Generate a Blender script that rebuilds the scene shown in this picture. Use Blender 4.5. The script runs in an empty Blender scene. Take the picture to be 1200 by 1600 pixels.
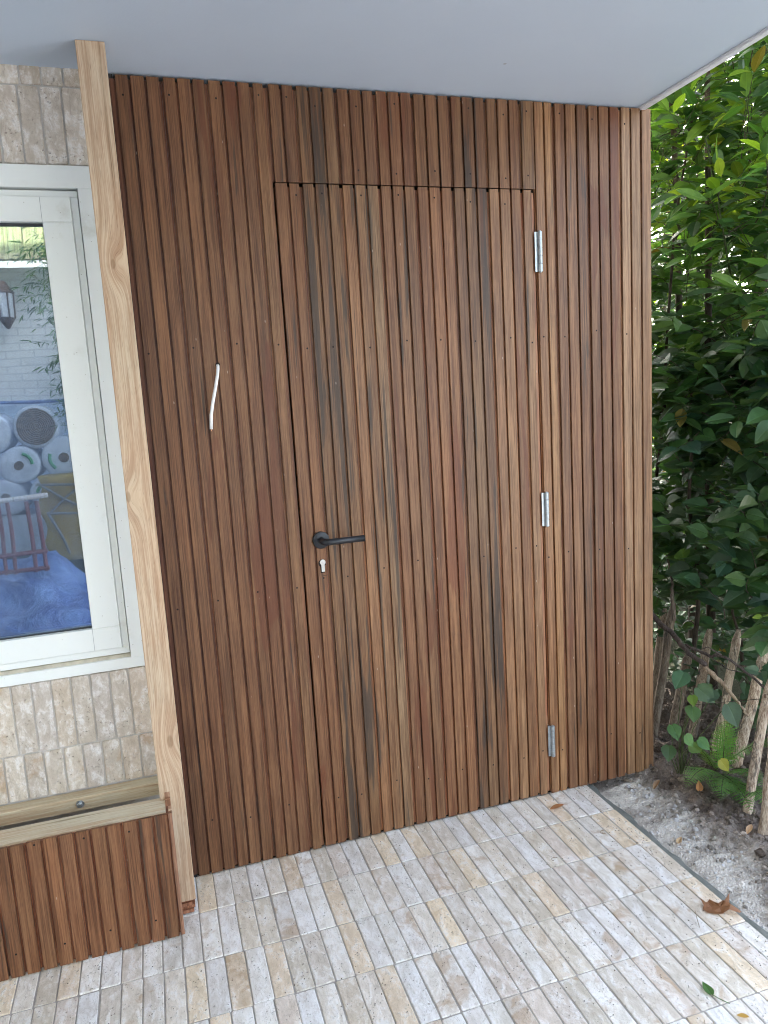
import bpy, math, random
from mathutils import Vector, Matrix, noise
R = math.radians
S = bpy.context.scene
COL = S.collection
rnd = random.Random(7)

# ------------------------------------------------------------------ camera
cd = bpy.data.cameras.new("camera"); cam = bpy.data.objects.new("camera", cd); COL.objects.link(cam)
cd.sensor_fit = 'VERTICAL'; cd.sensor_height = 36.0; cd.lens = 26.077
cd.clip_start = 0.02; cd.clip_end = 500
rt = Vector((0.95193008, -0.30059215, -0.05893621)); up = Vector((0.10090717, 0.12606384, 0.98687672)); fw = Vector((0.28921767, 0.94538472, -0.15033586))
m = Matrix((rt, up, -fw)).transposed().to_4x4(); m.translation = Vector((-0.4064, -2.1969, 1.4278))
cam.matrix_world = m
S.camera = cam

# ------------------------------------------------------------------ sky, sun, exposure
SUN_EL, SUN_AZ = 36.0, 25.0          # azimuth from +Y towards +X: the sun stands behind the house and the hedge
w = bpy.data.worlds.new("World"); S.world = w; w.use_nodes = True
nt = w.node_tree; bg = nt.nodes['Background']
sky = nt.nodes.new('ShaderNodeTexSky'); sky.sky_type = 'NISHITA'; sky.sun_disc = False
sky.sun_elevation = R(SUN_EL); sky.sun_rotation = R(SUN_AZ); sky.dust_density = 3.0; sky.air_density = 1.0; sky.ozone_density = 1.0
hs = nt.nodes.new('ShaderNodeHueSaturation'); hs.inputs['Saturation'].default_value = 0.62
nt.links.new(sky.outputs[0], hs.inputs['Color']); nt.links.new(hs.outputs[0], bg.inputs['Color'])
bg.inputs['Strength'].default_value = 0.15
sl = bpy.data.lights.new("sun", 'SUN'); sl.energy = 3.0; sl.angle = R(0.5); sl.color = (1, .93, .82)
sun = bpy.data.objects.new("sun", sl); COL.objects.link(sun)
sd = Vector((math.sin(R(SUN_AZ))*math.cos(R(SUN_EL)), math.cos(R(SUN_AZ))*math.cos(R(SUN_EL)), math.sin(R(SUN_EL))))
sun.rotation_euler = sd.to_track_quat('Z', 'Y').to_euler()
S.view_settings.view_transform = 'Standard'; S.view_settings.look = 'None'
S.view_settings.exposure = 3.35; S.view_settings.gamma = 1
try:
    S.cycles.use_denoising = True; S.cycles.denoising_input_passes = 'RGB_ALBEDO_NORMAL'; S.cycles.filter_width = 1.0; S.cycles.max_bounces = 10; S.cycles.transparent_max_bounces = 12
except Exception: pass

# ------------------------------------------------------------------ node helpers
class NT:
    def __init__(s, name):
        s.m = bpy.data.materials.new(name); s.m.use_nodes = True; s.t = s.m.node_tree
        s.b = s.t.nodes['Principled BSDF']; s.out = s.t.nodes['Material Output']
    def n(s, typ, **kw):
        x = s.t.nodes.new(typ)
        for k, v in kw.items(): setattr(x, k, v)
        return x
    def set(s, sock, v):
        if isinstance(v, bpy.types.NodeSocket): s.t.links.new(v, sock)
        elif v is not None:
            if hasattr(sock.default_value, '__len__') and not hasattr(v, '__len__'): v = (v,)*len(sock.default_value)
            if hasattr(v, '__len__') and len(v) == 3 and len(sock.default_value) == 4: v = (*v, 1)
            sock.default_value = v
    def math(s, op, a, b=None, c=None, clamp=False):
        x = s.n('ShaderNodeMath', operation=op); x.use_clamp = clamp
        s.set(x.inputs[0], a)
        if b is not None: s.set(x.inputs[1], b)
        if c is not None: s.set(x.inputs[2], c)
        return x.outputs[0]
    def vmath(s, op, a, b=None):
        x = s.n('ShaderNodeVectorMath', operation=op); s.set(x.inputs[0], a)
        if b is not None: s.set(x.inputs[1], b)
        return x.outputs['Value'] if op in ('LENGTH', 'DISTANCE', 'DOT_PRODUCT') else x.outputs[0]
    def mix(s, f, a, b, mode='MIX'):
        x = s.n('ShaderNodeMix', data_type='RGBA', blend_type=mode); x.clamp_factor = True
        s.set(x.inputs[0], f); s.set(x.inputs[6], a); s.set(x.inputs[7], b); return x.outputs[2]
    def noise(s, vec, scale, detail=3, rough=.5, dist=0):
        x = s.n('ShaderNodeTexNoise'); s.set(x.inputs['Vector'], vec); x.inputs['Scale'].default_value = scale
        x.inputs['Detail'].default_value = detail; x.inputs['Roughness'].default_value = rough; x.inputs['Distortion'].default_value = dist
        return x.outputs['Fac']
    def voro(s, vec, scale, feature='F1', out='Distance'):
        x = s.n('ShaderNodeTexVoronoi', feature=feature); s.set(x.inputs['Vector'], vec); x.inputs['Scale'].default_value = scale
        return x.outputs[out]
    def ss(s, v, lo, hi, a=0., b=1.):
        x = s.n('ShaderNodeMapRange', interpolation_type='SMOOTHSTEP'); s.set(x.inputs[0], v)
        x.inputs[1].default_value = lo; x.inputs[2].default_value = hi; x.inputs[3].default_value = a; x.inputs[4].default_value = b
        return x.outputs[0]
    def pos(s): return s.n('ShaderNodeTexCoord').outputs['Object']
    def attr(s, name): return s.n('ShaderNodeAttribute', attribute_name=name)
    def scale(s, v, xyz): return s.vmath('MULTIPLY', v, xyz)
    def bump(s, h, strength=.3, dist=.002):
        x = s.n('ShaderNodeBump'); x.inputs['Strength'].default_value = strength; x.inputs['Distance'].default_value = dist
        s.set(x.inputs['Height'], h); s.set(s.b.inputs['Normal'], x.outputs[0]); return x.outputs[0]
    def fin(s, col=None, rough=None, metal=None, spec=None):
        if col is not None: s.set(s.b.inputs['Base Color'], col)
        if rough is not None: s.set(s.b.inputs['Roughness'], rough)
        if metal is not None: s.set(s.b.inputs['Metallic'], metal)
        if spec is not None: s.set(s.b.inputs['Specular IOR Level'], spec)
        return s.m

def wood_mat(name, dark=.54, light=1.34, ring=15., streak=(.030, .024, .019), rough=.46, knots=(), fig=.5, along_x=False):
    """tint = wood colour, par = (streak, seed, red stain)"""
    t = NT(name); p = t.pos()
    if along_x:
        sw = t.n('ShaderNodeSeparateXYZ'); t.set(sw.inputs[0], p); cw = t.n('ShaderNodeCombineXYZ')
        for i_, j_ in ((0, 2), (1, 1), (2, 0)): t.set(cw.inputs[i_], sw.outputs[j_])
        p = cw.outputs[0]
    a = t.attr('par'); sep = t.n('ShaderNodeSeparateColor'); t.set(sep.inputs[0], a.outputs['Color'])
    seed = sep.outputs[1]
    off = t.n('ShaderNodeCombineXYZ'); t.set(off.inputs[0], t.math('MULTIPLY', seed, 37.)); t.set(off.inputs[2], t.math('MULTIPLY', seed, 91.)); t.set(off.inputs[1], t.math('MULTIPLY', seed, 13.))
    q = p; kn = None
    if knots:
        sx = t.n('ShaderNodeSeparateXYZ'); t.set(sx.inputs[0], p); dx = 0.
        for (kx, kz, r) in knots:
            ux = t.math('SUBTRACT', sx.outputs[0], kx); uz = t.math('MULTIPLY', t.math('SUBTRACT', sx.outputs[2], kz), .42)
            d2 = t.math('ADD', t.math('MULTIPLY', ux, ux), t.math('MULTIPLY', uz, uz))
            g = t.math('EXPONENT', t.math('MULTIPLY', d2, -1/(r*r*3.2)))
            dx = t.math('ADD', dx, t.math('MULTIPLY', g, .028))
            k = t.ss(d2, (r*.25)**2, (r*.48)**2, 1, 0); kn = k if kn is None else t.math('MAXIMUM', kn, k)
        cb = t.n('ShaderNodeCombineXYZ'); t.set(cb.inputs[0], dx); q = t.vmath('ADD', p, cb.outputs[0])
    v = t.vmath('ADD', q, off.outputs[0])
    lowf = t.noise(t.scale(v, (9, 9, .75)), 1., 2, .45, .3)
    rings = t.math('PINGPONG', t.math('MULTIPLY', lowf, ring), 1.)
    rings = t.math('POWER', rings, 1.6)
    fib = t.noise(t.scale(v, (330, 330, 7)), 1., 4, .7)
    med = t.noise(t.scale(v, (95, 95, 2.2)), 1., 4, .62)
    pore = t.noise(t.scale(v, (900, 900, 38)), 1., 1, .5)
    g = t.math('ADD', t.math('MULTIPLY', t.math('SUBTRACT', rings, .45), fig*.42), t.math('MULTIPLY', t.math('SUBTRACT', med, .5), 1.7))
    g = t.math('ADD', g, t.math('MULTIPLY', t.math('SUBTRACT', fib, .5), 2.3))
    g = t.math('ADD', g, .5)
    tint = t.attr('tint').outputs['Color']
    c = t.mix(t.ss(g, -.05, 1.05), t.mix(1., tint, (dark, dark*.82, dark*.70, 1), 'MULTIPLY'), t.mix(1., tint, (light, light*1.02, light*1.0, 1), 'MULTIPLY'))
    blot = t.noise(t.scale(v, (16, 16, 2.6)), 1., 3, .55)
    c = t.mix(t.ss(blot, .3, .72, 0, .32), c, t.mix(1., c, (1.16, .9, .74, 1), 'MULTIPLY'))
    # dark mineral streaks running with the grain
    sm = t.noise(t.scale(v, (85, 85, 1.3)), 1., 5, .65, .5)
    sm = t.math('ADD', t.math('MULTIPLY', sm, .62), t.math('MULTIPLY', t.noise(t.scale(v, (24, 24, 1.5)), 1., 3, .55, .8), .88))
    sthr = t.math('ADD', sm, t.math('MULTIPLY', sep.outputs[0], .17))
    c = t.mix(t.ss(sthr, .885, .975, 0, .75), c, streak)
    # red heartwood stain with hard wavy edge
    rs = t.noise(t.scale(v, (14, 14, 1.3)), 1., 3, .5, .8)
    rs = t.math('ADD', rs, t.math('MULTIPLY', sep.outputs[2], .34))
    c = t.mix(t.ss(rs, .70, .735, 0, .62), c, t.mix(1., tint, (.72, .42, .34, 1), 'MULTIPLY'))
    c = t.mix(t.ss(pore, .60, .74, 0, .55), c, t.mix(1., c, (.5, .45, .42, 1), 'MULTIPLY'))
    # tiny pale scuffs
    sc = t.voro(t.scale(v, (26, 26, 9)), 1.)
    c = t.mix(t.ss(sc, .02, .05, .45, 0), c, (.5, .42, .34, 1))
    if kn is not None:
        c = t.mix(t.math('MULTIPLY', kn, .5), c, (.20, .11, .05, 1))
    t.bump(t.math('ADD', fib, t.math('MULTIPLY', med, .7)), .35, .0012)
    return t.fin(c, t.math('ADD', rough, t.math('MULTIPLY', t.math('SUBTRACT', med, .5), .25)), 0, .38)

WOOD = wood_mat("hardwood_slats")
OAK = wood_mat("pale_oak", dark=.76, light=1.12, ring=34, streak=(.2, .13, .07), rough=.62, knots=((-.478, 1.215, .016), (-.44, .53, .02), (-.452, 1.80, .014)), fig=.55)
PINE = wood_mat("treated_pine", dark=.82, light=1.1, ring=9, streak=(.2, .16, .08), rough=.7, fig=.6, along_x=True)
BARKW = wood_mat("weathered_wood", dark=.45, light=1.35, ring=7, streak=(.05, .045, .04), rough=.85, fig=.4)

def plain(name, col, rough=.5, metal=0, var=.12, sc=30, bump=.0, spec=.5):
    t = NT(name); p = t.pos(); n = t.noise(p, sc, 4, .6)
    lo = tuple(c*(1-var) for c in col[:3])+(1,); hi = tuple(min(1, c*(1+var)) for c in col[:3])+(1,)
    c = t.mix(t.ss(n, .3, .7), lo, hi)
    if bump: t.bump(n, bump, .003)
    return t.fin(c, rough, metal, spec)

HOLE = plain("screw_hole_dark", (.012, .008, .006), .9)
BLACK = plain("matt_black_metal", (.012, .013, .016), .42, .0, .1)
ZINC = plain("zinc_plated_steel", (.44, .48, .50), .42, .9, .08, 90)
NICKEL = plain("nickel", (.50, .50, .48), .34, 1., .03, 40)
CABLEW = plain("white_cable_sheath", (.82, .82, .80), .4, 0, .03)
DARKV = plain("dark_void", (.02, .02, .022), .9)  # near-black colour standing in for shade in gaps and the unlit room

def frame_mat():
    t = NT("white_window_paint"); p = t.pos(); n = t.noise(p, 9, 5, .65); f = t.noise(p, 120, 3, .6)
    sp = t.voro(p, 38.); s2 = t.noise(p, 3.2, 2)
    d = t.math('MULTIPLY', t.ss(n, .56, .75), t.ss(s2, .42, .62))
    c = t.mix(t.math('MULTIPLY', d, .45), (.80, .83, .80, 1), (.50, .49, .40, 1))
    c = t.mix(t.ss(sp, .035, .07, .6, 0), c, (.35, .33, .27, 1))
    c = t.mix(t.ss(f, .62, .8, 0, .25), c, (.6, .58, .5, 1))
    t.bump(f, .12, .001)
    return t.fin(c, .38, 0, .45)
FRAME = frame_mat()

def soffit_mat():
    t = NT("grey_painted_soffit"); p = t.pos(); n = t.noise(p, 2.3, 4, .55); f = t.noise(p, 160, 2, .6)
    c = t.mix(t.ss(n, .3, .7), (.53, .61, .71, 1), (.56, .64, .74, 1))
    v = t.voro(t.vmath('ADD', p, t.scale(t.noise(p, 7, 2), (.06, .06, .06))), 4.7)
    c = t.mix(t.ss(v, .016, .03, .5, 0), c, (.25, .24, .24, 1))
    s = t.noise(t.scale(p, (5, 22, 5)), 1., 4, .7)
    c = t.mix(t.ss(s, .7, .8, 0, .35), c, (.63, .63, .62, 1))
    t.bump(f, .15, .0015)
    return t.fin(c, .55, 0, .35)
SOFF = soffit_mat()

def stone_mat():
    t = NT("tumbled_travertine"); p = t.pos(); tint = t.attr('tint').outputs['Color']
    sep = t.n('ShaderNodeSeparateColor'); t.set(sep.inputs[0], t.attr('par').outputs['Color'])
    off = t.n('ShaderNodeCombineXYZ'); t.set(off.inputs[0], t.math('MULTIPLY', sep.outputs[1], 53.)); t.set(off.inputs[1], t.math('MULTIPLY', sep.outputs[1], 71.)); t.set(off.inputs[2], t.math('MULTIPLY', sep.outputs[1], 29.))
    v = t.vmath('ADD', p, off.outputs[0])
    a = t.noise(t.scale(v, (42, 18, 24)), 1., 5, .62, .5); b = t.noise(v, 130, 4, .65); cl = t.noise(v, 12, 3, .5)
    c = t.mix(t.ss(a, .30, .68), t.mix(1., tint, (.86, .83, .79, 1), 'MULTIPLY'), t.mix(1., tint, (1.12, 1.12, 1.13, 1), 'MULTIPLY'))
    c = t.mix(t.ss(t.math('ADD', a, t.math('MULTIPLY', b, .6)), .78, 1.0, 0, .6), c, (.86, .85, .83, 1))
    # ochre staining
    o = t.math('ADD', t.noise(v, 16, 4, .6, .6), t.math('MULTIPLY', sep.outputs[0], .3))
    c = t.mix(t.ss(o, .72, .90, 0, .6), c, (.42, .27, .14, 1))
    pits = t.voro(t.vmath('ADD', v, t.scale(t.noise(v, 60, 2), (.02, .02, .02))), 105.)
    pm = t.math('MULTIPLY', t.ss(pits, .14, .24, 1, 0), t.ss(t.noise(v, 30, 2), .5, .62))
    c = t.mix(t.math('MULTIPLY', pm, .55), c, (.17, .13, .10, 1))
    crk = t.math('ABSOLUTE', t.math('SUBTRACT', t.noise(t.scale(v, (30, 9, 9)), 1., 3, .6, 1.2), .5))
    c = t.mix(t.math('MULTIPLY', t.ss(crk, .0, .012, 1, 0), .35), c, (.30, .24, .18, 1))
    c = t.mix(t.ss(b, .56, .72, 0, .40), c, (.33, .28, .23, 1))
    h = t.math('SUBTRACT', t.math('ADD', t.math('MULTIPLY', a, .8), t.math('MULTIPLY', b, .7)), t.math('MULTIPLY', pm, 1.2))
    t.bump(h, .8, .004)
    return t.fin(c, t.ss(a, .3, .7, .62, .48), 0, .4)
STONE = stone_mat()

def mortar_mat(name, c1, c2):
    t = NT(name); p = t.pos(); n = t.noise(p, 22, 6, .7); f = t.noise(p, 260, 3, .7)
    c = t.mix(t.ss(n, .3, .7), c1, c2); c = t.mix(t.ss(f, .58, .75, 0, .4), c, tuple(x*.5 for x in c1[:3])+(1,))
    t.bump(t.math('ADD', n, f), .6, .004); return t.fin(c, .9, 0, .2)
MORTAR = mortar_mat("grey_joint_mortar", (.34, .32, .29, 1), (.46, .43, .39, 1))
WMORT = mortar_mat("wall_joint_mortar", (.50, .47, .43, 1), (.58, .55, .51, 1))
HAUNCH = mortar_mat("green_grey_mortar", (.13, .14, .125, 1), (.20, .205, .185, 1))

def soil_mat():
    t = NT("sandy_soil"); p = t.pos(); tint = t.attr('tint').outputs['Color']
    a = t.noise(p, 14, 6, .7); b = t.noise(p, 90, 5, .75); g = t.voro(p, 150.)
    c = t.mix(t.ss(a, .35, .65), t.mix(1., tint, (.72, .7, .68, 1), 'MULTIPLY'), t.mix(1., tint, (1.2, 1.2, 1.2, 1), 'MULTIPLY'))
    c = t.mix(t.ss(b, .55, .72, 0, .75), c, t.mix(1., tint, (.30, .27, .25, 1), 'MULTIPLY'))
    c = t.mix(t.ss(t.noise(p, 210, 3, .7), .62, .74, 0, .7), c, t.mix(1., tint, (1.6, 1.58, 1.52, 1), 'MULTIPLY'))
    t.bump(t.math('ADD', b, t.math('MULTIPLY', g, .8)), .9, .006)
    return t.fin(c, .95, 0, .15)
SOIL = soil_mat()

def leaf_mat(name, trans=.40, rough=.38, vein=.35):
    t = NT(name); p = t.pos(); tint = t.attr('tint').outputs['Color']
    sep = t.n('ShaderNodeSeparateColor'); t.set(sep.inputs[0], t.attr('par').outputs['Color'])
    ac, al = sep.outputs[0], sep.outputs[1]
    n = t.noise(p, 45, 3, .6)
    c = t.mix(t.ss(n, .3, .7), t.mix(1., tint, (.82, .84, .82, 1), 'MULTIPLY'), t.mix(1., tint, (1.18, 1.14, 1.1, 1), 'MULTIPLY'))
    lat = t.math('ABSOLUTE', t.math('SUBTRACT', t.math('FRACT', t.math('SUBTRACT', t.math('MULTIPLY', al, 8.), t.math('MULTIPLY', ac, 2.2))), .5))
    vm = t.math('MAXIMUM', t.ss(ac, .03, .10, 1, 0), t.math('MULTIPLY', t.ss(lat, .0, .08, 1, 0), .55))
    c = t.mix(t.math('MULTIPLY', vm, vein), c, t.mix(1., tint, (2.2, 1.8, 1.7, 1), 'MULTIPLY'))
    nb = t.bump(t.math('SUBTRACT', t.math('MULTIPLY', n, .3), vm), .3, .0015)
    t.fin(c, rough, 0, .5)
    tr = t.n('ShaderNodeBsdfTranslucent'); t.set(tr.inputs['Color'], t.mix(1., tint, (2.6, 2.1, .8, 1), 'MULTIPLY')); t.set(tr.inputs['Normal'], nb)
    mx = t.n('ShaderNodeMixShader'); mx.inputs[0].default_value = trans
    t.t.links.new(t.b.outputs[0], mx.inputs[1]); t.t.links.new(tr.outputs[0], mx.inputs[2]); t.t.links.new(mx.outputs[0], t.out.inputs[0])
    return t.m
LEAF = leaf_mat("glossy_leaf"); LEAFM = leaf_mat("matt_leaf", .3, .5, .3); DRY = leaf_mat("dry_leaf", .15, .6, -.0 + .25)

def bark_mat(name="bark", col=(.09, .07, .055)):
    t = NT(name); p = t.pos(); n = t.noise(t.scale(p, (60, 60, 14)), 1., 5, .7)
    c = t.mix(t.ss(n, .3, .7), tuple(x*.5 for x in col)+(1,), tuple(x*1.6 for x in col)+(1,)); t.bump(n, .8, .004); return t.fin(c, .9, 0, .2)
BARK = bark_mat(); TWIG = bark_mat("green_twig", (.07, .09, .035))

def glass_mat():
    t = NT("window_glass")
    g = t.n('ShaderNodeBsdfGlossy'); g.inputs['Roughness'].default_value = 0.012; g.inputs['Color'].default_value = (.70, .85, 1, 1)
    tr = t.n('ShaderNodeBsdfTransparent'); tr.inputs['Color'].default_value = (.8, .84, .84, 1)
    lw = t.n('ShaderNodeFresnel'); lw.inputs['IOR'].default_value = 3.3
    mx = t.n('ShaderNodeMixShader'); t.set(mx.inputs[0], lw.outputs[0])
    nn = t.noise(t.pos(), 3.0, 1, .4); bp = t.n('ShaderNodeBump'); bp.inputs['Strength'].default_value = .10; bp.inputs['Distance'].default_value = .01; t.set(bp.inputs['Height'], nn); t.set(g.inputs['Normal'], bp.outputs[0])
    t.t.links.new(tr.outputs[0], mx.inputs[1]); t.t.links.new(g.outputs[0], mx.inputs[2])
    df = t.n('ShaderNodeBsdfDiffuse'); df.inputs['Color'].default_value = (.42, .55, .78, 1)  # dusty film; its blue puts the reflection's haze into colour
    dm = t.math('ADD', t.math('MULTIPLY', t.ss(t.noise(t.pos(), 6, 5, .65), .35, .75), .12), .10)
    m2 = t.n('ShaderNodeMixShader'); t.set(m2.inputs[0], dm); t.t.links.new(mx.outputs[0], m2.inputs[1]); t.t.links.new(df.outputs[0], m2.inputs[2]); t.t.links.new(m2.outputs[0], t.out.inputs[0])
    return t.m
GLASS = glass_mat()

# ------------------------------------------------------------------ mesh builder
class MB:
    def __init__(s): s.v = []; s.f = []; s.mi = []; s.t = []; s.p = []
    def face(s, idx, mi=0, tint=(1, 1, 1), par=(0, 0, 0)):
        s.f.append(idx); s.mi.append(mi)
        s.t.append(tint if isinstance(tint, list) else [tint]*len(idx)); s.p.append(par if isinstance(par, list) else [par]*len(idx))
    def add(s, verts): b = len(s.v); s.v += [tuple(x) for x in verts]; return b
    def box(s, a, b, mi=0, tint=(1, 1, 1), par=(0, 0, 0)):
        x0, y0, z0 = a; x1, y1, z1 = b
        k = s.add([(x0, y0, z0), (x1, y0, z0), (x1, y1, z0), (x0, y1, z0), (x0, y0, z1), (x1, y0, z1), (x1, y1, z1), (x0, y1, z1)])
        for q in ((0, 3, 2, 1), (4, 5, 6, 7), (0, 1, 5, 4), (1, 2, 6, 5), (2, 3, 7, 6), (3, 0, 4, 7)): s.face([k+i for i in q], mi, tint, par)
    def prism(s, poly, ax, lo, hi, mi=0, tint=(1, 1, 1), par=(0, 0, 0), closed=True, caps=True):
        """poly in the two other axes (order kept), extruded along axis ax"""
        def P(q, h):
            return {0: (h, q[0], q[1]), 1: (q[0], h, q[1]), 2: (q[0], q[1], h)}[ax]
        n = len(poly); k = s.add([P(q, lo) for q in poly]+[P(q, hi) for q in poly])
        for i in range(n if closed else n-1):
            j = (i+1) % n; s.face([k+i, k+j, k+n+j, k+n+i], mi, tint, par)
        if caps: s.face([k+i for i in range(n)][::-1], mi, tint, par); s.face([k+n+i for i in range(n)], mi, tint, par)
    def tube(s, pts, rad, seg=10, mi=0, tint=(1, 1, 1), par=(0, 0, 0), cap=True):
        pts = [Vector(p) for p in pts]; n = len(pts); rs = rad if isinstance(rad, (list, tuple)) else [rad]*n
        d0 = (pts[1]-pts[0]).normalized(); u = d0.orthogonal().normalized(); rings = []
        for i, p in enumerate(pts):
            d = (pts[min(i+1, n-1)]-pts[max(i-1, 0)]).normalized(); u = (u-d*u.dot(d)).normalized(); v = d.cross(u)
            rings.append(s.add([p+(u*math.cos(2*math.pi*j/seg)+v*math.sin(2*math.pi*j/seg))*rs[i] for j in range(seg)]))
        for i in range(n-1):
            for j in range(seg):
                k = (j+1) % seg; s.face([rings[i]+j, rings[i]+k, rings[i+1]+k, rings[i+1]+j], mi, tint, par)
        if cap:
            s.face([rings[0]+j for j in range(seg)][::-1], mi, tint, par); s.face([rings[-1]+j for j in range(seg)], mi, tint, par)
    def build(s, name, mats, parent=None, smooth=False):
        me = bpy.data.meshes.new(name); me.from_pydata(s.v, [], s.f)
        mats = mats if isinstance(mats, (list, tuple)) else [mats]
        for q in mats: me.materials.append(q)
        me.polygons.foreach_set('material_index', s.mi)
        for nm, src in (('tint', s.t), ('par', s.p)):
            at = me.color_attributes.new(nm, 'FLOAT_COLOR', 'CORNER'); buf = []
            for fc in src:
                for c in fc: buf += [c[0], c[1], c[2], 1.]
            at.data.foreach_set('color', buf)
        if smooth: me.polygons.foreach_set('use_smooth', [True]*len(me.polygons))
        me.update()
        o = bpy.data.objects.new(name, me); COL.objects.link(o)
        if parent: o.parent = parent
        return o

def tag(o, label=None, cat=None, group=None, kind=None):
    if label: o['label'] = label
    if cat: o['category'] = cat
    if group: o['group'] = group
    if kind: o['kind'] = kind
    return o
def empty(name, label, cat, group=None):
    o = bpy.data.objects.new(name, None); o.empty_display_size = .05; COL.objects.link(o); return tag(o, label, cat, group)

# ------------------------------------------------------------------ the slatted wall with its hidden door
ZT = 2.317
BR = (.235, .135, .083); RED = (.275, .150, .088); GLD = (.330, .205, .112); GRY = (.225, .155, .095); TAN = (.345, .245, .150)
MAU = (.245, .155, .105); DRK = (.165, .092, .060); LGT = (.29, .19, .118)
def rib(mb, x0, x1, z0, z1, y, tint, par, d=.0088):
    c = .0009; j = lambda s: rnd.uniform(-s, s)
    mb.prism([(x0, y+d), (x0, y+c), (x0+c, y), (x1-c, y), (x1, y+c), (x1, y+d)], 2, z0, z1, 0, tint, par, closed=False, caps=True)
def hole(mb, x, z, y=0., r=.0029):
    n = 8; ring = [(x+r*math.cos(2*math.pi*i/n), y-.0005, z+r*math.sin(2*math.pi*i/n)) for i in range(n)]
    k = mb.add(ring); mb.face([k+i for i in range(n)], 1)
def boards(mb, brd, z0, z1, y=0., holes=(), top_jit=.002, bot_jit=.003, floor0=None, floor1=None):
    """brd: list of (x_start, x_end, [rib tints], streak, red, lead) ; ribs split the board evenly; wide joint ahead of a board"""
    for (xa, xb, tints, st, rd, lead, tail) in brd:
        n = len(tints); pitch = (xb-xa)/n if n > 1 else (xb-xa)
        seed = rnd.random(); zt = z1+rnd.uniform(-top_jit, 0); zb = z0+rnd.uniform(0, bot_jit)
        mb.box((xa, y+.0088, zb+.003), (xb-.0006, y+.02, zt-.007), 0, tuple(c*f for c, f in zip(tints[0], (.70, .50, .40))), (0, seed, .1))
        xs = []
        if lead > .012: xa += .0095; lead -= .0095; pitch = (xb-xa)/n
        for i, t in enumerate(tints):
            a = xa+i*pitch+(lead if i == 0 else .0032); b = xa+(i+1)*pitch-(tail if i == n-1 else .0032)
            k = rnd.uniform(.92, 1.08)
            t = tuple(.585*f*(q*.55+mq*.45) for q, mq, f in zip(t, (.290, .155, .075), (1.03, .90, .76)))
            rib(mb, a, b, zb, zt, y, tuple(c*k for c in t), (st, seed, rd)); xs.append((a+b)/2)
        for (hz, pick) in holes:
            if rnd.random() < .93: hole(mb, xs[min(pick, n-1)]+rnd.uniform(-.004, .004), hz+rnd.uniform(-.012, .012), y)

wall = empty('slatted_timber_wall', 'tall wall of vertical reddish brown hardwood slats with a flush hidden door', 'wooden wall')
HR = [(2.272, 0), (1.600, 0), (.865, 0), (.17, 1)]
cl = MB()
L, T = .0056, .0056
left = [(-.4160, -.2850, [DRK, BR, BR], .12, .1, .0150, T), (-.2850, -.1660, [BR, BR, BR], .05, .25, L, T),  # first rib: shade beside the post put into its dark tint
        (-.1660, -.0455, [BR, (.25, .14, .088), (.24, .14, .09)], .0, .3, L, T), (-.0455, -.0025, [LGT], .0, .1, L, .0105)]
boards(cl, left, .004, 2.312, 0, HR)
right = [(.8288, .8970, [(.46, .30, .18), (.52, .34, .19)], .0, .12, .002, T), (.8970, 1.0192, [(.27, .17, .115), (.32, .20, .125), (.27, .17, .115)], .05, .25, L, T),
         (1.0192, 1.1402, [MAU, (.235, .14, .092), (.25, .15, .1)], .0, .52, L, T), (1.1402, 1.2600, [(.60, .46, .33), (.52, .39, .27), (.50, .36, .25)], .1, .0, L, .002)]  # pale end boards: own tan plus the rightward light gradient in the tint
boards(cl, right, .004, 2.312, 0, HR)
top = [(-.0025, .0758, [BR, (.17, .105, .075)], .3, .0, L, T), (.0758, .1941, [(.27, .19, .12), GRY, (.27, .19, .125)], .62, .0, L, T),
       (.1941, .3111, [BR, BR, (.19, .12, .085)], .45, .0, L, T), (.3111, .4270, [RED, (.22, .115, .075), (.19, .10, .07)], .0, .5, L, T),
       (.4270, .5459, [(.25, .16, .1), BR, (.22, .13, .085)], .05, .0, L, T), (.5459, .6632, [(.22, .14, .09), DRK, DRK], .3, .2, L, T),
       (.6632, .7795, [LGT, (.27, .17, .11), (.24, .145, .095)], .0, .0, L, T), (.7795, .8288, [(.32, .22, .135)], .1, .0, L, .002)]
boards(cl, top, 2.0530, 2.312, 0, [(2.272, 1), (2.085, 1)], bot_jit=.0003)
cl.build('cladding', [WOOD, HOLE], wall)
core = MB(); core.box((-.4155, .0215, .02), (-.004, .95, 2.30)); core.box((.8285, .0215, .02), (1.256, .95, 2.30)); core.box((-.003, .0215, 2.056), (.828, .95, 2.30))
core.box((-.003, .065, .02), (.828, .95, 2.05))
core.build('carcass', DARKV, wall)

door = MB()
D = [(.0015, .0758, [RED, (.30, .17, .10)], .05, .1, .0, T), (.0758, .1941, [(.25, .17, .105), (.22, .15, .10), (.30, .20, .12)], .95, .0, L, T),
     (.1941, .3111, [(.42, .27, .165), (.36, .25, .16), (.42, .33, .23)], .6, .0, L, T), (.3111, .4270, [(.27, .16, .102), (.28, .175, .112), (.27, .175, .112)], .0, .45, L, T),
     (.4270, .5459, [(.31, .165, .098), (.36, .205, .118), (.33, .185, .108)], .0, .42, L, T), (.5459, .6632, [(.23, .16, .11), (.26, .185, .12), (.21, .145, .10)], .62, .1, L, T),
     (.6632, .7795, [(.46, .30, .19), (.52, .35, .22), (.34, .21, .13)], .0, .3, L, T), (.7795, .8250, [(.50, .35, .23)], .1, .0, L, .012)]  # tan boards also raised, painting the light that grows to the right
boards(door, D, .006, 2.0500, 0, [(2.015, 1), (1.590, 1), (.90, 1), (.17, 1)], top_jit=.0004)
door.box((.0035, .0205, .012), (.8245, .060, 2.047), 0, (.1, .06, .04))
lk = MB()
door_o = door.build('door', [WOOD, HOLE], wall)
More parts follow.
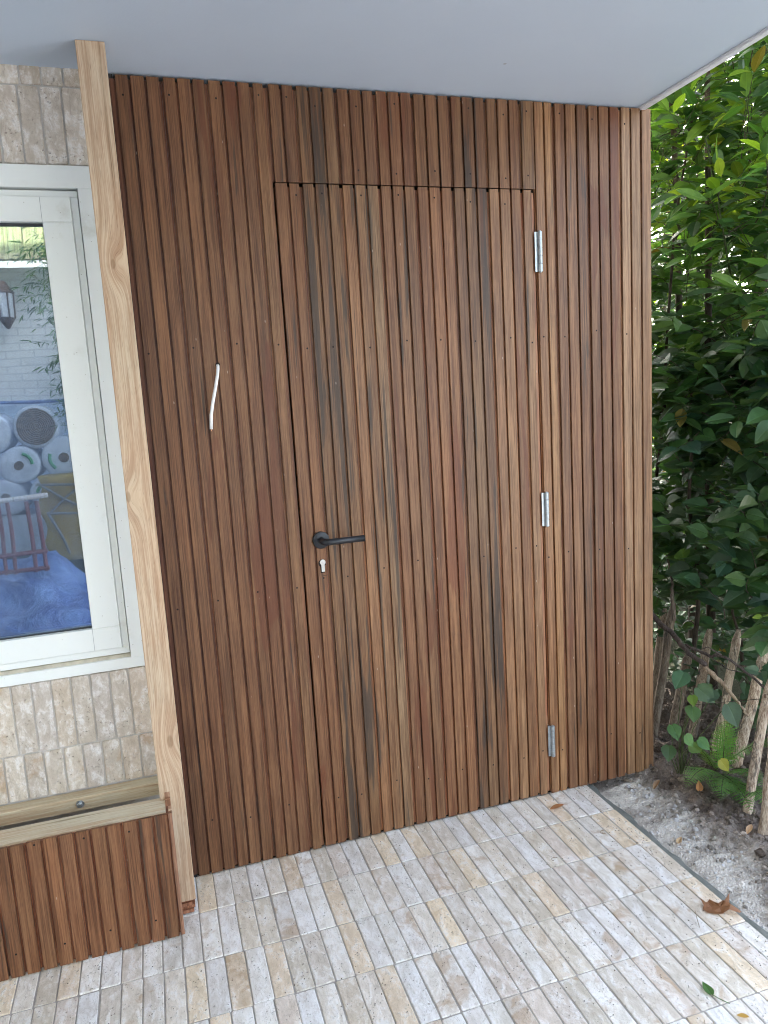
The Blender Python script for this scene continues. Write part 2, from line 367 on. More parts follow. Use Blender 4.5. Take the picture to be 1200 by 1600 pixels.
# lever handle
h = MB(); cx, cz = .0575, 1.0135
h.tube([(cx, -.0005, cz), (cx, -.0085, cz), (cx, -.0098, cz)], [.0262, .0262, .0245], 40)
pts = [(cx, -.008, cz), (cx, -.040, cz), (cx+.002, -.047, cz), (cx+.007, -.053, cz), (cx+.015, -.055, cz), (cx+.124, -.055, cz)]
h.tube(pts, .0098, 20)
h.build('handle', BLACK, door_o, True)
h = MB(); px, pz = .0585, .936
h.tube([(px, -.0004, pz+.007), (px, -.0035, pz+.007)], .0088, 24)
h.prism([(px-.005, pz-.0225), (px+.005, pz-.0225), (px+.005, pz+.001), (px-.005, pz+.001)], 1, -.0034, -.0003)
lc = h.build('lock_cylinder', NICKEL, door_o)
h = MB(); h.tube([(px, -.0036, pz+.008), (px, -.0040, pz+.008)], .0052, 16, tint=(1, 1, 1)); h.build('key_plug', plain("brushed_plug", (.5, .5, .5), .35, 1.), lc)
h = MB(); h.tube([(px-.0015, -.0002, pz+.004), (px-.0015, -.0008, pz+.004)], .0118, 24); h.box((px-.0078, -.0008, pz-.026), (px+.0055, -.0002, pz+.004)); h.build('keyhole_recess', HOLE, lc)
h = MB(); h.box((px, -.0006, .9005), (px+.0135, .0004, .9017)); h.build('saw_cut', HOLE, door_o)
# hinges
def hinge(zc, hh):
    b = MB(); kx = .8350; kr = .0074; n = 5; z0 = zc-hh/2; ky = -.0065
    for i in range(n):
        a = z0+hh*i/n+.0005; c = z0+hh*(i+1)/n-.0005
        b.tube([(kx, ky, a), (kx, ky, a+.0008), (kx, ky, c-.0008), (kx, ky, c)], [kr-.0006, kr, kr, kr-.0006], 24)
    b.tube([(kx, ky, z0-.002), (kx, ky, z0+hh+.002)], .0038, 14)
    b.box((.8190, -.0026, z0+.001), (kx-.003, -.0006, z0+hh-.001))
    b.box((.8262, -.003, z0+.001), (.8280, .02, z0+hh-.001))
    for q in (.27, .73): b.box((.8205, -.0032, z0+hh*q-.009), (.8222, -.0024, z0+hh*q+.009))
    return b
for zc, hh in ((1.862, .124), (1.030, .115), (.203, .114)): hinge(zc, hh).build('hinge', ZINC, door_o, False)

# ------------------------------------------------------------------ cable
c = MB(); c.tube([(-.2035, .012, 1.552), (-.204, -.004, 1.549), (-.2055, -.016, 1.540), (-.209, -.021, 1.522), (-.218, -.026, 1.487), (-.229, -.029, 1.448), (-.237, -.030, 1.412), (-.2405, -.030, 1.372)], .0046, 14)
o = c.build('power_cable', CABLEW, None, True); tag(o, 'short white electric cable hanging from a hole in the slats left of the door', 'cable')
c = MB(); c.tube([(-.2405, -.030, 1.3725), (-.2407, -.030, 1.3665)], .0011, 8); c.build('wire_core', plain("copper", (.6, .3, .15), .4, 1.), o)
c = MB(); c.tube([(-.2035, -.0007, 1.552), (-.2035, -.0003, 1.552)], .0068, 18); c.build('drill_hole', HOLE, o)

# ------------------------------------------------------------------ post
post = MB()
def slab(mb, a, b, cham, tint, par, nz=1):
    x0, y0, z0 = a; x1, y1, z1 = b; c = cham
    mb.prism([(x0+c, y0), (x1-c, y0), (x1, y0+c), (x1, y1-c), (x1-c, y1), (x0+c, y1), (x0, y1-c), (x0, y0+c)], 2, z0, z1, 0, tint, par)
slab(post, (-.4835, -.1650, .046), (-.4165, -.0950, 2.3155), .0012, (.50, .395, .285), (0, .37, 0))
po = post.build('timber_post', OAK); tag(po, 'pale oak square post standing between the window and the slatted wall', 'post')
sh = MB()
for i, (dx, dy) in enumerate(((0, 0), (.004, .006), (-.003, .002), (.002, .008))):
    sh.box((-.487+dx, -.160+dy, .0045+.0103*i), (-.424+dx, -.102+dy, .0143+.0103*i), 0, (.30, .14, .08), (0, .1*i, .2))
sh.build('shim', WOOD, po)

# ------------------------------------------------------------------ low slatted bench box
bench = empty('planter_bench', 'low unfinished bench box clad in reddish brown slats under the window', 'bench')
b = MB(); x = -.462; BY = -.245; k = 0
BT = [(.33, .18, .11), (.35, .19, .12), (.29, .16, .10), (.36, .20, .12), (.33, .185, .115)]
brd = []; edges = [-.4645, -.5830, -.6995, -.8165, -.933, -1.05, -1.167, -1.284, -1.401]
for i in range(len(edges)-1): brd.append((edges[i+1], edges[i], [BT[(i*2+j) % 5] for j in range(3)], .05 if i != 0 else .3, .0, .0045, .0045))
boards(b, brd, .003, .366, BY, [(.345, 0), (.06, 1)], top_jit=.003)
b.build('front_slats', [WOOD, HOLE], bench)
b = MB()
rb = [(-.2445, -.2290), (-.2235, -.1900), (-.1840, -.1680)]
for (y0, y1) in rb[:1]: b.box((-.4640, y0, .004), (-.4545, y1, .364), 0, (.25, .13, .08), (0, .4, 0))
b.build('side_slat', WOOD, bench); b = MB(); b.box((-.470, -.2290, .01), (-.4645, -.1680, .355), 0, (.17, .08, .05), (0, .2, 0))
b.build('side_slat', WOOD, bench)
b = MB()
b.box((-1.45, -.2240, .318), (-.4705, -.1480, .3635), 0, (.56, .51, .39), (0, .2, 0)); b.box((-1.45, -.2240, .0), (-1.41, -.18, .317), 0, (.42, .38, .24), (0, .5, 0)); b.box((-.52, -.2240, .004), (-.471, -.18, .317), 0, (.42, .38, .24), (0, .5, 0))
b.build('top_rail', PINE, bench)
b = MB(); b.box((-.4705, -.1660, .335), (-.4560, -.1560, .386), 0, (.33, .2, .13), (0, .3, 0)); b.build('offcut', WOOD, bench); b = MB(); b.box((-.4700, -.1860, .355), (-.4560, -.1700, .372), 0, (.33, .19, .12), (0, .7, 0)); b.build('offcut', WOOD, bench)

# ledger beam on the house wall
b = MB(); c_ = .003
b.prism([(-.0015, .322), (-.0015, .3595), (-.0015-c_, .3605), (-.044, .3605), (-.047, .3575), (-.047, .322)], 0, -1.9, -.4845, 0, (.50, .46, .34), (0, .8, 0))
led = b.build('ledger_beam', PINE); tag(led, 'pale green treated pine beam with a steel bolt under the wall tiles', 'beam')
b = MB(); bx_, bz_ = -.7025, .3415
b.tube([(bx_, -.0472, bz_), (bx_, -.0490, bz_)], .0115, 28); b.tube([(bx_, -.049, bz_), (bx_, -.0535, bz_), (bx_, -.0545, bz_)], [.0078, .0078, .006], 6)
b.tube([(bx_, -.0545, bz_), (bx_, -.060, bz_)], .0038, 12)
b.build('bolt', ZINC, led)

# ------------------------------------------------------------------ house: tiled wall, window, roof overhang
house = empty('house', 'house wall with stone strip tiles, white framed window and grey soffit overhang', 'house')
WT = [(.52, .45, .38), (.50, .44, .38), (.54, .48, .41), (.48, .43, .40), (.52, .46, .40), (.50, .41, .32), (.55, .49, .42)]
WT = [tuple(q*.6+m_*.4 for q, m_ in zip(c_, (.70, .64, .54))) for c_ in WT]
def roundtile(mb, x0, x1, y0, y1, z0, z1, tint, par, axis, r=.003, jit=.0008):
    """rounded strip tile; visible face towards -Y (axis 1) or +Z (axis 2)"""
    lv = [(0, .0, 1), (.3, .0, .5), (1, .0, .0)]
    def loop(ins, h):
        pts = []
        for (u, v, su, sv) in ((x0, 0, 1, 1), (x1, 0, -1, 1), (x1, 1, -1, -1), (x0, 1, 1, -1)):
            cr = r*1.0+.0012
            a = (z0 if v == 0 else z1) if axis == 1 else (y0 if v == 0 else y1)
            cxy = (u+su*cr, a+sv*cr)
            base = {(1, 1): 180, (-1, 1): 270, (-1, -1): 0, (1, -1): 90}[(su, sv)]
            for q in range(3):
                an = R(base+45*q); rr = max(cr-ins, .0004)
                pts.append((cxy[0]+rr*math.cos(an), cxy[1]+rr*math.sin(an), h))
        return pts
    j = [(rnd.uniform(-jit, jit), rnd.uniform(-jit, jit)) for _ in range(12)]
    rings = []
    for ins, h in ((0, 1.), (0, r), (r*.35, r*.3), (r*1.0, 0.)):
        P = loop(ins, h); pts = []
        for (a, b_, hh), (jx, jy) in zip(P, j):
            dep = hh
            if axis == 1: pts.append((a+jx, (y0+dep) if hh < 1 else y1, b_+jy))
            else: pts.append((a+jx, b_+jy, (z1-dep) if hh < 1 else z0))
        rings.append(mb.add(pts))
    n = 12; fl = axis == 1
    for q in range(3):
        for i in range(n):
            k = (i+1) % n; f = [rings[q]+i, rings[q]+k, rings[q+1]+k, rings[q+1]+i]
            mb.face(f, 0, tint, par)
    mb.face([rings[3]+i for i in range(n)], 0, tint, par)
tw = MB(); xj = -.4890
def tile_row(z0, z1, xr, off=0., xl=-1.9):
    x = xr+off
    while x > xl:
        x0 = x-.0518; c = rnd.choice(WT); k = rnd.uniform(.92, 1.08); y = rnd.uniform(-.0012, .0012)-.001
        roundtile(tw, x0+.0022, min(x, -.43)-.0022, y, .012, z0+.002, z1-.002, tuple(q*k for q in c), (rnd.random()**2, rnd.random(), 0), 1, .0026, .0004)
        x = x0
tile_row(.4970, .7030, -.4350); tile_row(.3610, .4970, -.4255); 
tw.build('strip_tiles', STONE, house, False); tw = MB()
tile_row(2.0790, 2.2710, -.4350); tile_row(2.2710, 2.330, -.4255)
tw.build('strip_tiles', STONE, house, False)
g = MB(); g.box((-2.6, .0035, -.1), (-.4300, .20, .705)); g.box((-2.6, .0035, 2.078), (-.4300, .20, 2.335)); g.box((-.4815+.002, .0035, .705), (-.4300, .20, 2.078)); g.box((-2.6, .0035, .705), (-1.75, .20, 2.078))
g.build('wall', WMORT, house)
g = MB(); g.box((-2.6, .95, -.1), (-.42, .97, 2.6)); g.box((-2.62, .2, -.1), (-2.6, .97, 2.6)); g.box((-.4295, .0120, -.1), (-.4068, .97, 2.316)); g.box((-2.6, .2, .0), (-.42, .95, .02)); g.build('dark_room', DARKV, house)  # near-black boxes give the room's darkness and the shaded gap by the post
# window
win = MB(); WL = -1.74; xo = -.4810; zb, zt = .7055, 2.0765
def ring_frame(mb, x0, x1, z0, z1, wL, wR, wB, wT, y0, y1, tint=(1, 1, 1)):
    mb.box((x0, y0, z0), (x1, y1, z0+wB)); mb.box((x0, y0, z1-wT), (x1, y1, z1))
    mb.box((x0, y0+.0003, z0+wB), (x0+wL, y1, z1-wT)); mb.box((x1-wR, y0+.0003, z0+wB), (x1, y1, z1-wT))
ring_frame(win, WL, xo, zb, zt, .045, .0430, .0310, .0560, -.0095, .09)
fo = win.build('window', FRAME, house)
bev = fo.modifiers.new('bevel', 'BEVEL'); bev.width = .0012; bev.segments = 2
s = MB(); s.prism([(.086, .7366), (.086, .7560), (.008, .7440), (-.002, .7366)], 0, WL+.0455, xo-.0435, 0); s.build('sill', plain("beige_sill", (.56, .52, .42), .6, 0, .2, 25), fo)
s = MB(); sx0, sx1, sz0, sz1 = WL+.0460, -.5263, .7475, 2.0170
ring_frame(s, sx0, sx1, sz0, sz1, .020, .0185, .020, .0165, .0020, .07)
s2 = MB(); ring_frame(s, sx0+.0205, sx1-.0190, sz0+.0205, sz1-.0170, .0745, .0735, .0650, .0640, -.0060, .068)
so = s.build('sash', FRAME, fo); bev = so.modifiers.new('bevel', 'BEVEL'); bev.width = .0022; bev.segments = 2
gx0, gx1, gz0, gz1 = sx0+.095, sx1-.0925, sz0+.0855, sz1-.0810
s = MB(); jx = gx1
JG = plain("joint_grey", (.4, .42, .42), .6)
s.box((jx-.0006, -.0064, gz1+.0), (jx+.0006, -.0058, sz1-.0190)); s.build('joint_line', JG, so)
s = MB(); s.box((jx-.0006, -.0064, sz0+.0220), (jx+.0006, -.0058, gz0)); s.build('joint_line', JG, so)
s = MB(); s.box((gx0, .0195, gz0), (gx1, .0235, gz1)); s.build('pane', GLASS, fo)
s = MB(); ring_frame(s, gx0, gx1, gz0, gz1, .0022, .0022, .0022, .0055, .0120, .0190); s.build('gasket', plain("rubber_gasket", (.04, .045, .05), .6), fo)
s = MB(); s.box((sx0-.0010, .012, sz0-.002), (sx1+.0028, .06, sz1+.0035)); s.build('frame_seal', DARKV, fo)
# hollow the seal: rebuild it as four strips round the sash
bpy.data.objects.remove(bpy.data.objects['frame_seal'])
# roof overhang; its unseen front part is lengthened to block sky light
r = MB(); r.prism([(-3.2, -4.1), (-1.7, -4.1), (-1.7, -1.6), (-.6, -1.6), (-.6, 1.2), (-3.2, 1.2)], 2, 2.3170, 2.36); r.prism([(-.6, -4.1), (1.2140, -4.1), (1.2140, 1.2), (-.6, 1.2)], 2, 2.3170, 2.36)
ro = r.build('roof_overhang', SOFF, house)
r = MB(); r.prism([(1.2143, 2.3120), (1.2180, 2.3085), (1.2370, 2.3085), (1.2430, 2.3140), (1.2430, 2.3600), (1.2143, 2.3600)], 1, -4.12, 1.2)
r.build('edge_trim', plain("pale_trim", (.78, .80, .84), .45, 0, .04), ro)
r = MB(); r.prism([(-3.2, -4.1), (-1.7, -4.1), (-1.7, -1.6), (-.6, -1.6), (-.6, 1.2), (-3.2, 1.2)], 2, 2.3602, 2.62); r.box((-.5998, -4.1, 2.3602), (1.243, 1.2, 2.62)); r.box((-3.2, 0.15, 2.6202), (1.243, 5.0, 6.3)); r.build('sun_block_storey', plain("render_wall", (.5, .48, .44), .85), house)  # unseen storey added above the roof slab to keep sun off the patio

# ------------------------------------------------------------------ paving
pv = MB(); px0 = .975; pitch = .05137; rows = [(.012, -.1660), (-.1660, -.3640), (-.3640, -.5560), (-.5560, -.7560)]
y = -.756
while y > -2.9: rows.append((y, y-.197)); y -= .197
FT = [tuple(min(.84, 1.15*(q*.78+m_*.22)) for q, m_ in zip(c_, (.74, .70, .63))) for c_ in [(.66, .54, .38), (.62, .50, .36), (.70, .69, .67), (.72, .70, .66), (.55, .49, .40), (.53, .48, .40), (.60, .56, .50), (.64, .62, .60), (.61, .59, .55), (.52, .45, .36), (.58, .53, .46), (.56, .51, .45), (.65, .64, .63), (.55, .48, .42), (.60, .57, .53), (.66, .66, .66)]]
for ri, (ya, yb) in enumerate(rows):
    off = rnd.uniform(-.004, .004) if ri else 0
    n = int(round((px0+2.1)/pitch))
    for i in range(n):
        xb = px0-i*pitch+(off if i else off*.3); xa = xb-pitch; g_ = .0014
        c = rnd.choice(FT); k = rnd.uniform(.92, 1.08)
        roundtile(pv, xa+g_+rnd.uniform(-.0006, .0006), xb-g_+rnd.uniform(-.0006, .0006), yb+g_+rnd.uniform(-.001, .001), ya-g_+rnd.uniform(-.001, .001), -.03, rnd.uniform(-.0012, .0010),
                  tuple(q*k for q in c), ((rnd.random()**2.2), rnd.random(), 0), 2, .0024, .0008)
o = pv.build('paving', STONE, None, False); tag(o, kind='structure')
g = MB(); g.box((-2.1, -2.95, -.05), (.973, .02, -.0027)); o = g.build('paving_mortar', MORTAR); tag(o, kind='structure')

# mortar haunch along the paving edge
g = MB(); n = 160
prev = None
for i in range(n+1):
    yy = .02-2.9*i/n; wv = .012*noise.noise(Vector((0, yy*9, 3)))+.006*noise.noise(Vector((0, yy*31, 5)))
    k = g.add([(.966, yy, -.012), (.9815, yy, -.0105+.001*noise.noise(Vector((1, yy*20, 0)))), (1.006+wv, yy, -.017+.003*noise.noise(Vector((2, yy*25, 0)))), (1.024+wv*1.3, yy, -.034), (1.03+wv, yy, -.07)])
    if prev is not None:
        for q in range(4): g.face([prev+q, prev+q+1, k+q+1, k+q])
    prev = k
o = g.build('paving_edge_mortar', HAUNCH, None, True); tag(o, kind='structure')

# ------------------------------------------------------------------ soil and ground
def soil_h(x, y):
    t = max(0, min(1, (x-1.0)/.25))
    z = -.034+.022*t
    v = Vector((x, y, 0))
    z += .012*noise.noise(v*9)+(.012*t+.003)*noise.noise(v*24)+(.012*t+.003)*noise.noise(v*60)+.006*t*noise.noise(v*130)
    d = math.hypot((x-1.34)/.13, (y-.05)/.10); z += .05*math.exp(-d*d)
    d = math.hypot((x-1.40)/.10, (y+.12)/.10); z += .025*math.exp(-d*d)
    d = math.hypot((x-1.30)/.12, (y+.55)/.16); z += .02*math.exp(-d*d)
    z += .03*max(0, min(1, (x-1.45)/.3))
    return z
sm = MB(); step = .008; xs = [.978+step*i for i in range(int(.85/step))]; ys = [.9-step*i for i in range(int(2.6/step))]
base = sm.add([(x, y, soil_h(x, y)) for y in ys for x in xs]); nx = len(xs)
def soil_tint(x, y):
    f = max(0, min(1, (x-1.13-.10*noise.noise(Vector((x*5, y*5, 2)))-.07*min(0, (y+.2)))/.16)); f = f*f*(3-2*f)
    if x > 1.0 and y > -.02: f = max(f, .6)  # soil under the wall: shade of the gap put into the tint
    a = (.60, .565, .51); b = (.17, .14, .12)
    return tuple(p*(1-f)+q*f for p, q in zip(a, b))
for j in range(len(ys)-1):
    for i in range(nx-1):
        q = [(i, j), (i, j+1), (i+1, j+1), (i+1, j)]
        sm.face([base+b_*nx+a for a, b_ in q], 0, [soil_tint(xs[a], ys[b_]) for a, b_ in q])
o = sm.build('soil', SOIL, None, True); tag(o, kind='structure')
g = MB(); g.box((-60, -60, -.35), (60, 60, -.075), 0, (.07, .06, .045)); o = g.build('ground', SOIL); tag(o, kind='structure')
g = MB()
g.box((1.79, -20, -.30), (25, 25, -.02), 0, (.05, .055, .03)); o = g.build('garden_ground', SOIL); tag(o, kind='structure')
g = MB(); g.box((1.9, -10, -.06), (9, -1.35, -.012)); o = g.build('bounce_terrace', mortar_mat('pale_bounce_stone', (.50, .51, .53, 1), (.60, .61, .63, 1))); tag(o, kind='structure')  # unseen pale ground added to bounce sunlight towards the wall
# clods and pebbles
cl = MB()
def clod(mb, c, r, tint):
    k = []; seed = rnd.random()*50
    V = []; 
    for a in range(5):
        th = math.pi*(a+.5)/5
        for b_ in range(6):
            ph = 2*math.pi*(b_+.5*(a % 2))/6; d = Vector((math.sin(th)*math.cos(ph), math.sin(th)*math.sin(ph), math.cos(th)*.7))
            V.append(Vector(c)+d*r*(1+.45*noise.noise(d*1.7+Vector((seed, 0, 0)))))
    k = mb.add(V)
    for a in range(4):
        for b_ in range(6):
            n_ = (b_+1) % 6; mb.face([k+a*6+b_, k+a*6+n_, k+(a+1)*6+n_, k+(a+1)*6+b_][::-1], 0, tint)
    mb.face([k+i for i in range(6)], 0, tint); mb.face([k+24+i for i in range(6)][::-1], 0, tint)
for i in range(7000):
    x = 1.02+rnd.random()**.9*.75; y = rnd.uniform(-1.4, .5); r_ = .0016+.0085*rnd.random()**3.2
    if x < 1.10: r_ *= .6
    t = soil_tint(x, y); k = rnd.choice((.55, .8, 1.0, 1.25, 1.5))
    clod(cl, (x, y, soil_h(x, y)+r_*.2), r_, tuple(min(.6, q*k) for q in t))
for (x, y, r_) in ((1.145, .0, .016), (1.12, -.06, .008), (1.30, -.10, .013), (1.22, -.55, .017), (1.19, -.62, .013), (1.36, -.02, .022), (1.33, .06, .03), (1.40, .03, .026), (1.28, -.35, .012)):
    clod(cl, (x, y, soil_h(x, y)+r_*.3), r_, (.30, .25, .2) if r_ < .017 else (.10, .08, .065))
o = cl.build('soil_clods', SOIL, None, False); tag(o, 'scattered crumbs of earth and pebbles on the soil strip', 'pebbles', kind='stuff')

gr = MB()
for i in range(900):
    if rnd.random() < .55: x = .975-abs(rnd.gauss(0, .09)); y = rnd.uniform(-1.25, .0)
    else: x = rnd.uniform(-.95, .97); y = rnd.uniform(-1.25, -.005)
    if x < -.40 and y > -.26: continue
    r_ = rnd.uniform(.0007, .0018); clod(gr, (x, y, .0005+r_*.3), r_, rnd.choice(((.35, .31, .26), (.16, .13, .10), (.25, .2, .15), (.05, .04, .03))))
o = gr.build('sand_grit', SOIL); tag(o, 'fine grains of sand and dirt strewn over the paving', 'grit', kind='stuff')
# ------------------------------------------------------------------ leaves
def leaf(mb, p, d, nrm, Ln, W, tint, kind='laurel', bend=.25, fold=.22, mi=0):
    d = Vector(d).normalized(); nrm = Vector(nrm); nrm = (nrm-d*nrm.dot(d)).normalized(); sd_ = d.cross(nrm)
    prof = {'laurel': ((0, .06), (.14, .52), (.34, .92), (.56, 1.), (.78, .72), (.92, .34), (1., .0)),
            'heart': ((0, .30), (.06, .72), (.22, 1.), (.45, .96), (.68, .66), (.86, .30), (1., .0)),
            'narrow': ((0, .1), (.3, 1.), (.65, .8), (1., 0))}[kind]
    P = []; rows = []; wob = rnd.uniform(-.12, .12)
    for (t, wd) in prof:
        c = Vector(p)+d*(Ln*t)-nrm*(bend*Ln*t*t)+sd_*(wob*Ln*t*t); hw = W*.5*wd
        rows.append((c-sd_*hw+nrm*(fold*hw), c, c+sd_*hw+nrm*(fold*hw)))
    if kind == 'heart':
        a, b_, c = rows[0]; rows[0] = (a-d*Ln*.07, b_, c-d*Ln*.07)
    k = mb.add([q for r in rows for q in r])
    for i in range(len(rows)-1):
        t0, t1 = prof[i][0], prof[i+1][0]
        mb.face([k+3*i, k+3*i+1, k+3*i+4, k+3*i+3], mi, tint, [(prof[i][1], t0, 0), (0, t0, 0), (0, t1, 0), (prof[i+1][1], t1, 0)])
        mb.face([k+3*i+1, k+3*i+2, k+3*i+5, k+3*i+4], mi, tint, [(0, t0, 0), (prof[i][1], t0, 0), (prof[i+1][1], t1, 0), (0, t1, 0)])
def rv(s=1.): return Vector((rnd.gauss(0, s), rnd.gauss(0, s), rnd.gauss(0, s)))
def vary(c, s=.25):
    if rnd.random() < .008: c = (.16, .15, .04)
    k = rnd.uniform(1-s, 1+s); return (c[0]*k*rnd.uniform(.85, 1.2), c[1]*k, c[2]*k*rnd.uniform(.8, 1.2))
def spray(lm, tm, p, d, n, Ln, W, cols, kind='laurel', gap=.03, r=.0022):
    p = Vector(p); d = Vector(d).normalized(); pts = [p.copy()]; side = 1
    az = d.cross(Vector((0, 0, 1)))
    if az.length < .1: az = Vector((1, 0, 0))
    az.normalize()
    for i in range(n):
        d = (d+rv(.09)+Vector((0, 0, -.02))).normalized(); p = p+d*gap; pts.append(p.copy())
        ld = (d*.55+az*side*rnd.uniform(.6, 1.1)+Vector((0, 0, rnd.uniform(-.35, .25)))+rv(.15)).normalized()
        s_ = rnd.uniform(.7, 1.12)
        leaf(lm, p+ld*.012, ld, Vector((0, 0, 1))+rv(.35)+Vector((-.25, -.3, 0)), Ln*s_, W*s_, vary(rnd.choice(cols)), kind, rnd.uniform(.05, .4), rnd.uniform(.1, .35))
        side = -side
    leaf(lm, p, d, Vector((0, 0, 1))+rv(.3), Ln*.9, W*.9, vary(rnd.choice(cols)), kind, .2)
    tm.tube(pts, [r*(1-.6*i/n) for i in range(n+1)], 5, cap=False)
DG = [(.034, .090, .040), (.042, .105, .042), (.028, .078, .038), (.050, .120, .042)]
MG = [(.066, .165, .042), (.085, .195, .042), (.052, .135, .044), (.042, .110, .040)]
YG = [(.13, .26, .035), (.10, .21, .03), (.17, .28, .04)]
BG_ = [(.042, .098, .060), (.050, .118, .066), (.036, .085, .052)]

DKG = [(.016, .042, .022), (.020, .050, .024), (.013, .035, .020), (.03, .07, .03)]  # shade deep in the hedge put into these darker leaf tints
def shrub(name, label, cat, mat, n, sampler, cols, Ln, W, kind, stems, nl=(5, 9), group=None, gap=.03):
    root = empty(name, label, cat, group); lm = MB(); tm = MB()
    for i in range(n):
        p, out = sampler(); d = (Vector(out)+rv(.45)+Vector((0, 0, .25))).normalized()
        spray(lm, tm, p, d, rnd.randint(*nl), Ln, W, cols(p) if callable(cols) else cols, kind, gap)
    for (a, b_, r_) in stems:
        a = Vector(a); b_ = Vector(b_); pts = []
        for i in range(9):
            t = i/8; pts.append(a.lerp(b_, t)+Vector((.05*noise.noise(Vector((t*3, a.x*7, 1))), .05*noise.noise(Vector((t*3, a.y*9, 4))), 0)))
        tm.tube(pts, [r_*(1-.55*i/8) for i in range(9)], 8)
    lm.build('foliage', mat, root); tm.build('branches', BARK, root, True)
    return root
def boxs(x0, x1, y0, y1, z0, z1, out=(-.6, -.6, .1), gaps=0.42, s=2.1, keep=None):
    def f():
        while True:
            p = Vector((rnd.uniform(x0, x1), rnd.uniform(y0, y1), rnd.uniform(z0, z1)))
            if noise.noise(p*s) < gaps-.75: continue
            if keep and not keep(p): continue
            return p, out
    return f
def lcol(p):  # lit top and shaded lower leaves put into the tint by height
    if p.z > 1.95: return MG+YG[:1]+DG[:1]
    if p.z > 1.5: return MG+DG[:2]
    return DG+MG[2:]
# opening in the leaves where the bright garden shows through, just right of the wall end
def opening(p):
    q = p-Vector((-.4064, -2.1969, 1.4278)); az = math.degrees(math.atan2(q.x, q.y)); el = math.degrees(math.atan2(q.z, math.hypot(q.x, q.y)))
    return True
def clear_gap(p):
    # a thin place in the hedge: little grows in this slanting shaft
    a = Vector((1.86, .80, 2.02)); d = Vector((.60, .76, .22)).normalized(); q = p-a; dd = (q-d*q.dot(d)).length
    return dd > .13 or rnd.random() < .12
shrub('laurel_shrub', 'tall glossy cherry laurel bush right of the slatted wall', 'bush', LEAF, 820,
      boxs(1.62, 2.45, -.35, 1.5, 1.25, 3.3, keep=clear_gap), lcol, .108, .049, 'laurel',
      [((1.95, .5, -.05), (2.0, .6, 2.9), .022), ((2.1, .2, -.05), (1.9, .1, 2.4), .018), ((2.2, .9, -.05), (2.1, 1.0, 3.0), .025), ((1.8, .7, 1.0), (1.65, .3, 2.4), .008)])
shrub('climbing_shrub', 'dark broad leaved climber sprawling over the paling fence', 'shrub', LEAFM, 620,
      boxs(1.60, 2.35, -.45, 1.4, .50, 1.55), BG_+DG+MG[2:], .085, .070, 'heart',
      [((1.75, .35, -.05), (1.66, .3, 1.3), .012), ((1.95, .0, -.05), (1.8, .1, 1.5), .014), ((1.9, .9, -.05), (1.7, .8, 1.4), .012)], (4, 8), gap=.035)
shrub('undergrowth_shrub', 'low dark undergrowth behind the paling fence', 'shrub', LEAFM, 260,
      boxs(1.72, 2.5, -.4, 1.4, .02, .5), BG_+DG[:1], .06, .045, 'heart', [((2.0, .3, -.05), (1.9, .3, .5), .01)], (4, 7), gap=.03)
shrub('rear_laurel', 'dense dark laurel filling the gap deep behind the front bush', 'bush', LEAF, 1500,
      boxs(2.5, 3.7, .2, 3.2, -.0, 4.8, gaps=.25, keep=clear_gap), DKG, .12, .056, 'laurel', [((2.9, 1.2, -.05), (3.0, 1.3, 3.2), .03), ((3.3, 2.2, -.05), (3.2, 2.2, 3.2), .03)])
shrub('sunlit_tree', 'sunlit yellow green tree glowing far behind the laurel', 'tree', LEAFM, 1300,
      boxs(4.2, 7.5, 3.0, 8.5, .3, 6.0, gaps=.5, s=.8), YG+MG[:2], .13, .07, 'laurel', [((5.5, 5.5, -.1), (5.6, 5.4, 4.5), .10), ((6.5, 6.5, -.1), (6.4, 6.3, 5.), .12)], (6, 10), gap=.05)

# young shoots at the hedge top; backlight is put into their bright tints
root = empty('young_laurel_shoot', 'bright lime green laurel shoots catching light near the soffit corner', 'bush'); lm = MB(); tm = MB()
for (p, d, n) in (((1.56, .10, 2.27), (.5, -.2, .5), 4), ((1.50, .16, 2.33), (-.5, -.1, .5), 3), ((1.66, .02, 2.26), (.9, -.4, .1), 3), ((1.60, .08, 2.06), (.1, -.2, .9), 5), ((1.66, .06, 2.12), (.6, -.3, .5), 4), ((1.58, .05, 2.17), (.8, -.1, .0), 4), ((1.70, -.05, 1.9), (.4, -.5, .2), 4), ((1.52, .12, 1.86), (-.3, -.3, .1), 4)):
    spray(lm, tm, p, d, n, .105, .042, YG+MG[:1] if p[2] > 2 else MG, 'laurel', .022)
for a, b_ in (((1.9, .3, 1.7), (1.6, .08, 2.05)), ((1.85, .3, 2.0), (1.56, .10, 2.27)), ((1.9, .2, 2.1), (1.66, .02, 2.26))): tm.tube([a, (Vector(a)+Vector(b_))/2+Vector((0, 0, -.03)), b_], [.005, .004, .003], 6)
lm.build('foliage', LEAF, root); tm.build('stem', TWIG, root, True)

